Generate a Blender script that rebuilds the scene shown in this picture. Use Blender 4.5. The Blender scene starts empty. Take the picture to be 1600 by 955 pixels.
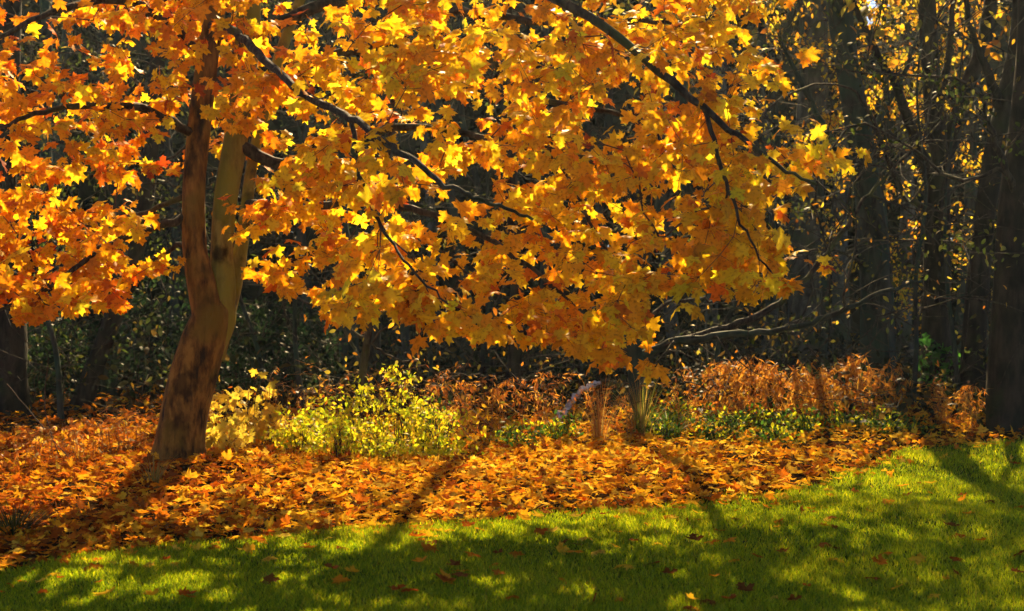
import bpy, math, random
import numpy as np
from mathutils import Vector

SEED = 7
rng = np.random.default_rng(SEED)
random.seed(SEED)
scene = bpy.context.scene
COL = scene.collection

# ------------------------------------------------------------------ camera, sky, sun, exposure
CAM_H, F_PX, HORIZON = 1.6, 2200.0, 450.0
cam_d = bpy.data.cameras.new('camera')
cam_d.sensor_width = 36.0
cam_d.lens = F_PX / 1600.0 * 36.0
cam_d.clip_end = 2000.0
cam_d.dof.use_dof = True
cam_d.dof.focus_distance = 10.8
cam_d.dof.aperture_fstop = 2.8
cam = bpy.data.objects.new('camera', cam_d)
COL.objects.link(cam)
cam.location = (0, 0, CAM_H)
cam.rotation_euler = (math.radians(90) - math.atan((477.5 - HORIZON) / F_PX), 0, 0)
scene.camera = cam

SUN_AZ, SUN_EL = math.radians(5), math.radians(36)
world = bpy.data.worlds.new('World')
scene.world = world
world.use_nodes = True
wn = world.node_tree
bg = wn.nodes['Background']
sky = wn.nodes.new('ShaderNodeTexSky')
sky.sky_type = 'NISHITA'
sky.sun_disc = False
sky.sun_elevation = SUN_EL
sky.sun_rotation = SUN_AZ
sky.air_density = 0.6
sky.dust_density = 0.3
wn.links.new(sky.outputs[0], bg.inputs[0])
bg.inputs[1].default_value = 0.05
sun_d = bpy.data.lights.new('sun', 'SUN')
sun_d.energy = 5.0
sun_d.angle = math.radians(0.5)
sun_d.color = (1.0, 0.73, 0.38)
sun = bpy.data.objects.new('sun', sun_d)
COL.objects.link(sun)
S = Vector((math.sin(SUN_AZ) * math.cos(SUN_EL), math.cos(SUN_AZ) * math.cos(SUN_EL), math.sin(SUN_EL)))
sun.rotation_euler = S.to_track_quat('Z', 'Y').to_euler()
sun.location = (6, 30, 24)

vs = scene.view_settings
vs.view_transform = 'Standard'
vs.look = 'None'
vs.gamma = 1.0
vs.use_curve_mapping = False
vs.exposure = 1.9
scene.render.engine = 'CYCLES'
cy = scene.cycles
cy.use_denoising = True
cy.max_bounces = 6
cy.diffuse_bounces = 4
cy.glossy_bounces = 2
cy.transmission_bounces = 5
cy.volume_bounces = 0
cy.volume_step_rate = 1.0
cy.transparent_max_bounces = 4
cy.sample_clamp_indirect = 6.0
cy.caustics_reflective = False
cy.caustics_refractive = False


# ------------------------------------------------------------------ helpers
def at(px, py, Y):
    """world point at distance Y for a position measured on the photograph"""
    return np.array([(px - 800.0) / F_PX * Y, Y, CAM_H - (py - HORIZON) / F_PX * Y])


def gz(x, y):
    x = np.asarray(x, float); y = np.asarray(y, float)
    z = 0.022 * np.sin(x * 1.3 + 0.4 * y) + 0.018 * np.sin(y * 1.7 - x * 0.6) + 0.01 * np.sin(x * 3.7 + y * 2.9)
    z = z + 0.10 * np.exp(-(((x + 2.9) / 0.9) ** 2 + ((y - 12.3) / 0.8) ** 2))
    z = z + 0.16 * np.clip((y - 14.5) / 4.0, 0, 1) ** 2
    return z


def ground_at(px, py):
    Y = CAM_H * F_PX / (py - HORIZON)
    x = (px - 800.0) / F_PX * Y
    return x, Y


def mesh_arrays(name, v, f, mat, col=None, smooth=False):
    """mesh from numpy arrays; f is (M,3) or (M,4)"""
    v = np.asarray(v, np.float32); f = np.asarray(f, np.int32)
    me = bpy.data.meshes.new(name)
    k = f.shape[1]
    me.vertices.add(len(v)); me.vertices.foreach_set('co', v.ravel())
    me.loops.add(f.size); me.loops.foreach_set('vertex_index', f.ravel())
    me.polygons.add(len(f))
    me.polygons.foreach_set('loop_start', np.arange(0, f.size, k, dtype=np.int32))
    if smooth:
        me.polygons.foreach_set('use_smooth', np.ones(len(f), bool))
    if col is not None:
        a = me.color_attributes.new('tint', 'FLOAT_COLOR', 'POINT')
        c = np.ones((len(v), 4), np.float32); c[:, :3] = col
        a.data.foreach_set('color', c.ravel())
    me.update(calc_edges=True)
    me.materials.append(mat)
    return me


def link(name, me, parent=None, **props):
    o = bpy.data.objects.new(name, me)
    COL.objects.link(o)
    if parent is not None:
        o.parent = parent
    for k, val in props.items():
        o[k] = val
    return o


def thing(name, label, cat, loc=(0, 0, 0), group=None):
    o = bpy.data.objects.new(name, None)
    COL.objects.link(o)
    o.empty_display_size = 0.2
    o.location = tuple(float(c) for c in loc)
    o['label'] = label; o['category'] = cat
    if group:
        o['group'] = group
    return o


def norm(a):
    return a / (np.linalg.norm(a, axis=-1, keepdims=True) + 1e-9)


def catmull(pts, n):
    pts = np.asarray(pts, float)
    p = np.vstack([2 * pts[0] - pts[1], pts, 2 * pts[-1] - pts[-2]])
    out = []
    for i in range(1, len(p) - 2):
        t = np.linspace(0, 1, n, endpoint=False)[:, None]
        a, b, c, d = p[i - 1], p[i], p[i + 1], p[i + 2]
        out.append(0.5 * (2 * b + (c - a) * t + (2 * a - 5 * b + 4 * c - d) * t ** 2 + (3 * b - a - 3 * c + d) * t ** 3))
    out.append(pts[-1:])
    return np.vstack(out)


def tube(pts, rad, sides=10, rough=0.0, cap=True, flare=None, seed=0):
    """swept tube with uneven section; returns verts, quads"""
    pts = np.asarray(pts, float); rad = np.asarray(rad, float)
    n = len(pts)
    t = norm(np.gradient(pts, axis=0))
    ref = np.array([0.31, -0.9, 0.29]) if abs(t[0][2]) > 0.6 else np.array([0.1, 0.2, 1.0])
    u = norm(ref - (t @ ref)[:, None] * t)
    w = np.cross(t, u)
    a = np.arange(sides) / sides * 2 * math.pi
    R = rad[:, None] * np.ones(sides)
    if rough > 0:
        q = np.random.default_rng(seed)
        L = np.concatenate([[0], np.cumsum(np.linalg.norm(np.diff(pts, axis=0), axis=1))])
        for _ in range(7):
            m = q.integers(1, 5); k = q.uniform(0.6, 6.0); ph = q.uniform(0, 6.28)
            R = R * (1 + rough * 0.42 * np.sin(m * a[None] + k * L[:, None] + ph))
    if flare is not None:
        q = np.random.default_rng(seed + 5)
        lob = 0.6 + 0.4 * np.sin(a * 4 + q.uniform(0, 6)) + 0.25 * np.sin(a * 7 + q.uniform(0, 6))
        R = R * (1 + flare[:, None] * lob[None])
    ring = pts[:, None, :] + R[:, :, None] * (np.cos(a)[None, :, None] * u[:, None, :] + np.sin(a)[None, :, None] * w[:, None, :])
    v = ring.reshape(-1, 3)
    i = np.arange(n - 1)[:, None] * sides; j = np.arange(sides)[None]; j2 = (j + 1) % sides
    f = np.stack([i + j, i + j2, i + sides + j2, i + sides + j], -1).reshape(-1, 4)
    if cap:
        v = np.vstack([v, pts[-1] + t[-1] * rad[-1] * 0.5])
        e = len(v) - 1; b = (n - 1) * sides
        f = np.vstack([f, [[b + k, b + (k + 1) % sides, e, e] for k in range(sides)]])
    return v, f


def join(parts):
    vs_, fs_, o = [], [], 0
    for v, f in parts:
        vs_.append(v); fs_.append(f + o); o += len(v)
    return np.vstack(vs_), np.vstack(fs_)


def prisms(p0, p1, r0, r1, sides=4):
    """one short tapered stick per row, vectorised"""
    p0 = np.asarray(p0, float); p1 = np.asarray(p1, float)
    t = norm(p1 - p0)
    ref = np.where(np.abs(t[:, 2:3]) > 0.8, np.array([[1.0, 0, 0]]), np.array([[0, 0, 1.0]]))
    u = norm(np.cross(t, ref)); w = np.cross(t, u)
    a = np.arange(sides) / sides * 2 * math.pi
    d = np.cos(a)[None, :, None] * u[:, None] + np.sin(a)[None, :, None] * w[:, None]
    A = p0[:, None] + d * np.asarray(r0)[:, None, None]
    B = p1[:, None] + d * np.asarray(r1)[:, None, None]
    v = np.concatenate([A, B], 1).reshape(-1, 3)
    j = np.arange(sides); j2 = (j + 1) % sides
    q = np.stack([j, j2, sides + j2, sides + j], -1)
    f = (np.arange(len(p0))[:, None, None] * 2 * sides + q[None]).reshape(-1, 4)
    return v, f


# ------------------------------------------------------------------ materials
def new_mat(name):
    m = bpy.data.materials.new(name); m.use_nodes = True
    nt = m.node_tree
    for n in list(nt.nodes):
        nt.nodes.remove(n)
    out = nt.nodes.new('ShaderNodeOutputMaterial')
    return m, nt, out


def N(nt, t, **kw):
    n = nt.nodes.new(t)
    for k, v in kw.items():
        setattr(n, k, v)
    return n


def ramp(nt, stops):
    r = nt.nodes.new('ShaderNodeValToRGB')
    els = r.color_ramp.elements
    while len(els) < len(stops):
        els.new(0.5)
    for e, (p, c) in zip(els, stops):
        e.position = p; e.color = (*c, 1)
    return r


def leaf_material(name, source, trans=0.45, rough=0.5, spots=True, spec=0.10):
    """thin leaf: diffuse + light coming through; colour from each leaf's own tint"""
    m, nt, out = new_mat(name)
    if source == 'attr':
        c = N(nt, 'ShaderNodeAttribute', attribute_name='tint'); co = c.outputs['Color']
    else:
        c = N(nt, 'ShaderNodeObjectInfo'); co = c.outputs['Color']
    tc = N(nt, 'ShaderNodeNewGeometry')
    nz = N(nt, 'ShaderNodeTexNoise'); nz.inputs['Scale'].default_value = 38.0; nz.inputs['Detail'].default_value = 3.0
    nt.links.new(tc.outputs['Position'], nz.inputs['Vector'])
    rp = ramp(nt, [(0.30, (0.62, 0.50, 0.42)), (0.48, (1, 1, 1)), (0.75, (1.1, 1.12, 1.05))])
    nt.links.new(nz.outputs['Fac'], rp.inputs[0])
    mx = N(nt, 'ShaderNodeMix', data_type='RGBA', blend_type='MULTIPLY')
    mx.inputs[0].default_value = 1.0 if spots else 0.4
    nt.links.new(co, mx.inputs[6]); nt.links.new(rp.outputs[0], mx.inputs[7])
    p = N(nt, 'ShaderNodeBsdfPrincipled')
    p.inputs['Roughness'].default_value = rough
    p.inputs['Specular IOR Level'].default_value = spec
    nt.links.new(mx.outputs[2], p.inputs['Base Color'])
    tr = N(nt, 'ShaderNodeBsdfTranslucent')
    g = N(nt, 'ShaderNodeGamma'); g.inputs[1].default_value = 1.12
    nt.links.new(mx.outputs[2], g.inputs[0]); nt.links.new(g.outputs[0], tr.inputs[0])
    ms = N(nt, 'ShaderNodeMixShader'); ms.inputs[0].default_value = trans
    nt.links.new(p.outputs[0], ms.inputs[1]); nt.links.new(tr.outputs[0], ms.inputs[2])
    nt.links.new(ms.outputs[0], out.inputs[0])
    return m


def bark_material(name, dark, mid, light, moss=None, moss_lo=0.5, moss_hi=0.65, scale=1.0, bump=0.6):
    m, nt, out = new_mat(name)
    geo = N(nt, 'ShaderNodeNewGeometry')
    mp = N(nt, 'ShaderNodeMapping'); mp.inputs['Scale'].default_value = (14 * scale, 14 * scale, 4.0 * scale)
    nt.links.new(geo.outputs['Position'], mp.inputs[0])
    n1 = N(nt, 'ShaderNodeTexNoise'); n1.inputs['Scale'].default_value = 1.0; n1.inputs['Detail'].default_value = 8.0; n1.inputs['Roughness'].default_value = 0.62
    nt.links.new(mp.outputs[0], n1.inputs['Vector'])
    r1 = ramp(nt, [(0.36, dark), (0.48, mid), (0.62, light)])
    nt.links.new(n1.outputs['Fac'], r1.inputs[0])
    # dark blotches and scars
    n2 = N(nt, 'ShaderNodeTexNoise'); n2.inputs['Scale'].default_value = 4.2 * scale; n2.inputs['Detail'].default_value = 5.0
    nt.links.new(geo.outputs['Position'], n2.inputs['Vector'])
    r2 = ramp(nt, [(0.36, (0.22, 0.2, 0.2)), (0.46, (1, 1, 1))])
    nt.links.new(n2.outputs['Fac'], r2.inputs[0])
    mx = N(nt, 'ShaderNodeMix', data_type='RGBA', blend_type='MULTIPLY'); mx.inputs[0].default_value = 0.85
    nt.links.new(r1.outputs[0], mx.inputs[6]); nt.links.new(r2.outputs[0], mx.inputs[7])
    colr = mx.outputs[2]
    if moss is not None:
        n3 = N(nt, 'ShaderNodeTexNoise'); n3.inputs['Scale'].default_value = 2.3; n3.inputs['Detail'].default_value = 7.0
        nt.links.new(geo.outputs['Position'], n3.inputs['Vector'])
        r3 = ramp(nt, [(moss_lo, (0, 0, 0)), (moss_hi, (1, 1, 1))])
        nt.links.new(n3.outputs['Fac'], r3.inputs[0])
        m2 = N(nt, 'ShaderNodeMix', data_type='RGBA')
        nt.links.new(r3.outputs[0], m2.inputs[0]); nt.links.new(colr, m2.inputs[6])
        m2.inputs[7].default_value = (*moss, 1)
        colr = m2.outputs[2]
    p = N(nt, 'ShaderNodeBsdfPrincipled'); p.inputs['Roughness'].default_value = 0.85
    p.inputs['Specular IOR Level'].default_value = 0.2
    nt.links.new(colr, p.inputs['Base Color'])
    b = N(nt, 'ShaderNodeBump'); b.inputs['Strength'].default_value = bump; b.inputs['Distance'].default_value = 0.035
    nt.links.new(n1.outputs['Fac'], b.inputs['Height']); nt.links.new(b.outputs[0], p.inputs['Normal'])
    nt.links.new(p.outputs[0], out.inputs[0])
    return m


def ground_material(name, stops, scale, bump=0.5):
    m, nt, out = new_mat(name)
    geo = N(nt, 'ShaderNodeNewGeometry')
    n1 = N(nt, 'ShaderNodeTexNoise'); n1.inputs['Scale'].default_value = scale; n1.inputs['Detail'].default_value = 9.0; n1.inputs['Roughness'].default_value = 0.65
    nt.links.new(geo.outputs['Position'], n1.inputs['Vector'])
    r1 = ramp(nt, stops)
    nt.links.new(n1.outputs['Fac'], r1.inputs[0])
    p = N(nt, 'ShaderNodeBsdfPrincipled'); p.inputs['Roughness'].default_value = 0.95
    p.inputs['Specular IOR Level'].default_value = 0.0
    nt.links.new(r1.outputs[0], p.inputs['Base Color'])
    b = N(nt, 'ShaderNodeBump'); b.inputs['Strength'].default_value = bump; b.inputs['Distance'].default_value = 0.03
    nt.links.new(n1.outputs['Fac'], b.inputs['Height']); nt.links.new(b.outputs[0], p.inputs['Normal'])
    nt.links.new(p.outputs[0], out.inputs[0])
    return m


M_MAPLE_LEAF = leaf_material('maple_leaf', 'attr', trans=0.62)
M_MAPLE_LEAF_ONE = leaf_material('maple_leaf_single', 'object', trans=0.62)
M_FALLEN = leaf_material('fallen_leaf', 'attr', trans=0.42, rough=0.7, spec=0.0)
M_FALLEN_ONE = leaf_material('fallen_leaf_single', 'object', trans=0.42, rough=0.7, spec=0.0)
M_PLANT = leaf_material('plant_leaf', 'attr', trans=0.6, spots=False)
M_GRASS = leaf_material('grass_blade', 'attr', trans=0.55, rough=0.45, spots=False)
M_MAPLE_BARK = bark_material('maple_bark', (0.016, 0.007, 0.002), (0.12, 0.055, 0.008), (0.26, 0.14, 0.022), moss=(0.15, 0.10, 0.010), moss_lo=0.50, moss_hi=0.66, bump=1.0)
M_MOSSY_STEM = bark_material('mossy_stem_bark', (0.05, 0.03, 0.008), (0.16, 0.12, 0.02), (0.28, 0.22, 0.04), moss=(0.20, 0.19, 0.02), moss_lo=0.42, moss_hi=0.6)
M_BRANCH = bark_material('dark_branch_bark', (0.012, 0.009, 0.007), (0.035, 0.025, 0.018), (0.07, 0.055, 0.035), moss=(0.06, 0.07, 0.015), moss_lo=0.55, moss_hi=0.7, scale=2.0)
M_TWIG = bark_material('twig_bark', (0.03, 0.014, 0.009), (0.06, 0.03, 0.017), (0.09, 0.05, 0.03), scale=3.0, bump=0.1)
M_WOOD = bark_material('woodland_bark', (0.007, 0.007, 0.006), (0.022, 0.022, 0.018), (0.05, 0.05, 0.04), moss=(0.020, 0.050, 0.032), moss_lo=0.40, moss_hi=0.68, scale=0.7)  # teal in this moss stands in for haze over the trunks
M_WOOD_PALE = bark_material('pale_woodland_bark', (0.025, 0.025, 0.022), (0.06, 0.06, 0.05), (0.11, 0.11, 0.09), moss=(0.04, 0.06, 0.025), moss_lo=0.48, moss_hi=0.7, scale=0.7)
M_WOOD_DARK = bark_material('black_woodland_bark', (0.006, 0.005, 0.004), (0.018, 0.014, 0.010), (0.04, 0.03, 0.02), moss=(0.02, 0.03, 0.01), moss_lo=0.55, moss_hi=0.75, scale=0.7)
M_BIRCH = bark_material('birch_bark', (0.10, 0.10, 0.10), (0.55, 0.55, 0.55), (0.75, 0.75, 0.76), scale=2.0, bump=0.3)
M_STRAW = bark_material('straw_stem', (0.16, 0.09, 0.035), (0.30, 0.18, 0.07), (0.42, 0.28, 0.12), scale=3.0, bump=0.1)
M_SOIL = ground_material('woodland_soil', [(0.3, (0.010, 0.006, 0.003)), (0.5, (0.028, 0.016, 0.007)), (0.7, (0.06, 0.032, 0.012))], 9.0)
M_LAWN = ground_material('lawn_turf', [(0.3, (0.012, 0.022, 0.005)), (0.55, (0.03, 0.05, 0.010)), (0.75, (0.06, 0.07, 0.016))], 14.0)

# ------------------------------------------------------------------ leaf shapes
HALF = [(0.10, -0.05), (0.30, -0.15), (0.27, 0.00), (0.40, 0.04), (0.31, 0.12), (0.50, 0.20), (0.68, 0.33), (0.50, 0.38), (0.47, 0.50),
        (0.22, 0.46), (0.23, 0.64), (0.30, 0.76), (0.13, 0.80)]
OUT = np.array([(0, 0)] + HALF + [(0, 1.02)] + [(-x, y) for x, y in reversed(HALF)], float)


def leaf_template(curl, fold, twist, wob, seed):
    q = np.random.default_rng(seed)
    o = OUT * (1 + q.normal(0, wob, OUT.shape))
    pts = np.vstack([[0.0, 0.34], o])
    r2 = pts[:, 0] ** 2 + (pts[:, 1] - 0.3) ** 2
    z = -curl * r2 + fold * np.abs(pts[:, 0]) + twist * pts[:, 0] * (pts[:, 1] - 0.3) + q.normal(0, wob * 0.5, len(pts))
    z[0] = 0
    v = np.column_stack([pts, z])
    n = len(o)
    f = np.array([[0, 1 + k, 1 + (k + 1) % n] for k in range(n)])
    return v, f


TREE_LEAVES = [leaf_template(0.30, 0.10, 0.10, 0.03, 1), leaf_template(0.15, 0.22, -0.15, 0.04, 2), leaf_template(0.45, 0.0, 0.2, 0.05, 3), leaf_template(0.25, -0.12, -0.2, 0.04, 4)]
DRY_LEAVES = [leaf_template(0.35, 0.18, 0.2, 0.06, 11), leaf_template(-0.35, 0.2, -0.2, 0.06, 12), leaf_template(0.8, 0.1, 0.4, 0.07, 13), leaf_template(0.12, 0.05, 0.1, 0.04, 14), leaf_template(-0.6, -0.1, 0.3, 0.06, 15)]
OVAL = (np.array([(0, 0, 0), (0.22, 0.3, 0.05), (0.2, 0.65, 0.03), (0, 1, -0.12), (-0.2, 0.65, 0.03), (-0.22, 0.3, 0.05)], float),
        np.array([(0, 1, 5), (1, 2, 4), (1, 4, 5), (2, 3, 4)]))
LANCE = (np.array([(0, 0, 0), (0.09, 0.35, 0.02), (0, 1, -0.22), (-0.09, 0.35, 0.02)], float), np.array([(0, 1, 3), (1, 2, 3)]))


def leaf_basis(tip, nrm):
    y = norm(tip)
    z = norm(nrm - (nrm * y).sum(-1, keepdims=True) * y)
    x = np.cross(y, z)
    return x, y, z


def stamp(templates, which, pos, x, y, z, size, col):
    """all leaves of one mass as a single mesh's arrays"""
    V, F, C, off = [], [], [], 0
    for k, (tv, tf) in enumerate(templates):
        s = np.nonzero(which == k)[0]
        if not len(s):
            continue
        v = pos[s, None] + size[s, None, None] * (tv[None, :, 0:1] * x[s, None] + tv[None, :, 1:2] * y[s, None] + tv[None, :, 2:3] * z[s, None])
        V.append(v.reshape(-1, 3))
        F.append((tf[None] + (np.arange(len(s)) * len(tv))[:, None, None]).reshape(-1, 3) + off)
        C.append(np.repeat(col[s], len(tv), 0))
        off += len(s) * len(tv)
    return np.vstack(V), np.vstack(F), np.vstack(C)


# ------------------------------------------------------------------ ground
def edge_y(x):
    xs = [-14, -6, -2.9, -2.13, -1.24, -0.44, 0, 0.94, 1.95, 2.87, 3.97, 5.3, 8, 20]
    ys = [6.6, 7.2, 8.0, 8.54, 9.07, 9.64, 9.97, 10.35, 10.8, 11.9, 14.0, 14.6, 14.6, 14.2]
    return np.interp(x, xs, ys)


def grid_axis(lo, hi, fine_lo, fine_hi, step, coarse):
    a = np.concatenate([np.linspace(lo, fine_lo, coarse, endpoint=False), np.arange(fine_lo, fine_hi, step), np.linspace(fine_hi, hi, coarse)])
    return a


gx = grid_axis(-400, 400, -14, 14, 0.2, 12); gy = grid_axis(-60, 600, 3, 30, 0.2, 12)
XX, YY = np.meshgrid(gx, gy)
ZZ = gz(XX, YY)
v = np.column_stack([XX.ravel(), YY.ravel(), ZZ.ravel()])
nx, ny = len(gx), len(gy)
i = (np.arange(ny - 1)[:, None] * nx + np.arange(nx - 1)[None]).ravel()
link('ground', mesh_arrays('ground', v, np.column_stack([i, i + 1, i + nx + 1, i + nx]), M_SOIL, smooth=True), kind='structure')
# lawn: a sheet 4 mm above the soil that ends at the ragged leaf edge
lx = np.arange(-14, 14.01, 0.2); T = np.linspace(0, 1, 70)
LX, LT = np.meshgrid(lx, T)
LE = edge_y(LX) + 0.12 * np.sin(LX * 5.1) + 0.07 * np.sin(LX * 11.7)
LYY = -6 + (LE + 6) * LT
v = np.column_stack([LX.ravel(), LYY.ravel(), (gz(LX, LYY) + 0.004 + 0.002).ravel()])
nx, ny = len(lx), len(T)
i = (np.arange(ny - 1)[:, None] * nx + np.arange(nx - 1)[None]).ravel()
link('lawn', mesh_arrays('lawn', v, np.column_stack([i, i + 1, i + nx + 1, i + nx]), M_LAWN, smooth=True), kind='structure')


# ------------------------------------------------------------------ branching
class Skeleton:
    def __init__(self):
        self.p = np.zeros((40000, 3)); self.d = np.zeros((40000, 3)); self.par = np.full(40000, -1); self.r = np.zeros(40000); self.n = 0
        self.fixed = np.zeros(40000, bool)

    def add(self, p, par, r=0.0, fixed=False):
        k = self.n
        self.p[k] = p; self.par[k] = par; self.r[k] = r; self.fixed[k] = fixed
        self.d[k] = norm(self.p[k] - self.p[par]) if par >= 0 else (0, 0, 1)
        self.n += 1
        return k

    def chain(self, pts, rad, par):
        ids = []
        for p, r in zip(pts, rad):
            par = self.add(p, par, r, True); ids.append(par)
        return ids

    def nearest(self, q):
        return int(np.argmin(((self.p[:self.n] - q) ** 2).sum(1)))

    def grow(self, targets, step=0.14, sag=0.05, q=rng, start=0):
        """reach every target from the best placed node already there"""
        n0 = self.n
        P0 = self.p[start:n0]
        d0 = np.array([((P0 - t) ** 2).sum(1).min() for t in targets])
        tips = []
        for k in np.argsort(d0):
            t = targets[k]
            vec = t - self.p[start:self.n]
            dist = np.linalg.norm(vec, axis=1) + 1e-6
            cosv = (vec * self.d[start:self.n]).sum(1) / dist
            j = int(np.argmin(dist * (1 + 0.75 * (1 - cosv)))) + start
            a = self.p[j].copy(); L = np.linalg.norm(t - a)
            m = max(2, int(L / step))
            c = a + self.d[j] * L * 0.4 + q.normal(0, 0.05 * L, 3)
            par = j
            for s in range(1, m + 1):
                u = s / m
                p = (1 - u) ** 2 * a + 2 * u * (1 - u) * c + u * u * t
                p = p + q.normal(0, 0.012, 3) - np.array([0, 0, sag * L * u * (1 - u)])
                par = self.add(p, par)
            tips.append(par)
        return tips

    def radii(self, tip=0.0022, power=0.42, rmax=0.05):
        cnt = np.zeros(self.n)
        has = np.zeros(self.n, bool)
        has[self.par[1:self.n][self.par[1:self.n] >= 0]] = True
        cnt[~has] = 1
        for k in range(self.n - 1, 0, -1):
            if self.par[k] >= 0:
                cnt[self.par[k]] += cnt[k]
        rr = np.minimum(tip * cnt ** power, rmax)
        self.r[:self.n] = np.where(self.fixed[:self.n], self.r[:self.n], rr)

    def sticks(self, sides=4, lo=0):
        k = np.arange(self.n)
        k = k[(~self.fixed[:self.n]) & (self.par[:self.n] >= 0) & (k >= lo)]
        pa = self.par[k]
        r0 = np.minimum(self.r[pa], self.r[k] * 1.5)
        return prisms(self.p[pa], self.p[k] + self.d[k] * self.r[k][:, None] * 0.6, r0, self.r[k], sides)


def place_rel(v, origin):
    return v - np.asarray(origin)[None]


# ------------------------------------------------------------------ the maple
TB = at(277, 738, 12.2)
base = np.array([TB[0], TB[1], float(gz(TB[0], TB[1])) - 0.06])
maple = thing('maple_tree', 'golden orange maple tree with forked leaning trunk above the leaf litter', 'tree', base)

trunk_px = [(277, 745, 12.2), (281, 690, 12.2), (290, 640, 12.2), (302, 590, 12.2), (316, 540, 12.2), (329, 500, 12.2), (333, 475, 12.22), (334, 450, 12.25)]
tp = np.array([at(*q) for q in trunk_px]); tp[0] = base
tpts = catmull(tp, 8)
trad = np.interp(np.linspace(0, 1, len(tpts)), [0, 0.12, 0.4, 0.6, 0.8, 1], [0.228, 0.210, 0.200, 0.186, 0.150, 0.05])
fl = 0.34 * np.exp(-np.linspace(0, 9, len(tpts)))
v, f = tube(tpts, trad, 28, rough=0.055, flare=fl, seed=3)
trunk = link('trunk', mesh_arrays('maple_trunk', place_rel(v, base), f, M_MAPLE_BARK, smooth=True), maple)


def limb_pts(px, n=6):
    return catmull(np.array([at(a, b, c) for a, b, c in px]), n)


SK = Skeleton()
root_id = SK.add(tpts[-4], -1, 0.15, True)
STEMS = {
    'A': ([(322, 550, 12.19), (327, 505, 12.18), (316, 450, 12.15), (304, 390, 12.14), (303, 300, 12.15), (310, 220, 12.2), (324, 100, 12.25), (345, -60, 12.3), (335, -260, 12.4), (360, -480, 12.6), (350, -700, 12.8)], [0.12, 0.148, 0.122, 0.104, 0.100, 0.098, 0.092, 0.085, 0.065, 0.045, 0.02], M_MAPLE_BARK),
    'B': ([(326, 550, 12.22), (340, 500, 12.25), (347, 445, 12.28), (347, 390, 12.3), (353, 310, 12.32), (372, 200, 12.36), (386, 80, 12.4), (396, -60, 12.4), (425, -260, 12.3), (460, -500, 12.2), (500, -760, 12.2)], [0.12, 0.148, 0.112, 0.098, 0.102, 0.108, 0.108, 0.095, 0.075, 0.05, 0.02], M_MOSSY_STEM),
    'C': ([(332, 560, 12.26), (366, 440, 12.40), (376, 390, 12.45), (385, 330, 12.5), (396, 250, 12.7), (425, 130, 13.1), (470, 0, 13.6), (540, -160, 14.2), (620, -300, 14.8)], [0.10, 0.074, 0.060, 0.056, 0.052, 0.055, 0.045, 0.035, 0.015], M_MOSSY_STEM),
}
ids = {}
for key, (px, rad, mat) in STEMS.items():
    pts = limb_pts(px, 6)
    rr = np.interp(np.linspace(0, len(px) - 1, len(pts)), np.arange(len(px)), rad)
    v, f = tube(pts, rr, 18, rough=0.05, seed=ord(key))
    link('stem', mesh_arrays('maple_stem_' + key, place_rel(v, base), f, mat, smooth=True), trunk)
    ids[key] = SK.chain(pts, rr, root_id)

LIMBS = [
    ([(330, 40, 12.25), (372, 52, 11.4), (422, 100, 10.7), (480, 150, 10.0), (550, 184, 9.3), (600, 222, 8.8), (640, 246, 8.5), (690, 285, 8.3), (740, 308, 8.3), (790, 326, 8.4), (832, 343, 8.5)], 0.040, 0.009),
    ([(372, 225, 12.35), (440, 258, 12.25), (520, 232, 12.1), (620, 200, 12), (750, 214, 11.8), (860, 232, 11.6), (960, 270, 11.4)], 0.06, 0.012),
    ([(388, 60, 12.4), (520, 5, 12.5), (640, 8, 12.5), (760, 25, 12.3), (900, 42, 12), (1020, 34, 11.8), (1150, 60, 11.6)], 0.065, 0.012),
    ([(380, 150, 12.4), (560, 78, 12.8), (740, 84, 13), (830, 150, 12.8), (950, 175, 12.5), (1070, 188, 12), (1180, 215, 11.5)], 0.055, 0.012),
    ([(388, 320, 12.5), (470, 328, 12.1), (560, 312, 11.5), (660, 330, 11), (760, 372, 10.8), (830, 420, 10.6), (900, 480, 10.4), (940, 530, 10.3)], 0.045, 0.008),
    ([(392, 0, 12.4), (560, -70, 11.2), (760, -50, 10.2), (950, 50, 9.6), (1100, 170, 9.3), (1200, 250, 9.1), (1275, 288, 9.0)], 0.06, 0.009),
    ([(303, 335, 12.15), (240, 356, 12), (170, 384, 11.6), (100, 430, 11.3), (40, 470, 11), (-40, 500, 10.8)], 0.04, 0.008),
    ([(310, 215, 12.2), (230, 172, 11.8), (150, 165, 11.3), (80, 172, 11), (0, 200, 10.7), (-110, 240, 10.5)], 0.045, 0.01),
    ([(326, 90, 12.25), (220, 10, 11.9), (100, 12, 11.2), (0, 60, 10.8), (-120, 90, 10.5)], 0.045, 0.01),
    ([(550, 184, 9.3), (560, 262, 9.2), (590, 345, 9.1), (640, 415, 8.75), (700, 475, 8.6)], 0.018, 0.006),
    ([(1100, 170, 9.3), (1130, 270, 9.2), (1160, 350, 9.1), (1205, 425, 9.1)], 0.018, 0.006),
    ([(302, 300, 12.15), (235, 330, 12.4), (150, 345, 12.8), (60, 340, 13.2)], 0.03, 0.008),
    ([(303, 375, 12.15), (262, 392, 12.2), (215, 425, 12.3), (190, 470, 12.5)], 0.028, 0.006),
    ([(400, -90, 12.4), (640, -210, 12.6), (900, -250, 12.8), (1120, -180, 12.6)], 0.06, 0.012),
    ([(400, -90, 12.4), (420, -200, 13.2), (520, -300, 14.2), (700, -300, 15.0)], 0.05, 0.012),
    ([(340, -100, 12.3), (200, -220, 12.3), (20, -260, 12.2), (-150, -200, 12)], 0.05, 0.012),
    ([(335, -150, 12.3), (300, -260, 11.4), (330, -300, 10.2), (420, -240, 9.2)], 0.045, 0.01),
    ([(860, 232, 11.6), (900, 300, 11), (940, 380, 10.6), (1000, 440, 10.4), (1060, 465, 10.3)], 0.018, 0.006),
]
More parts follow.
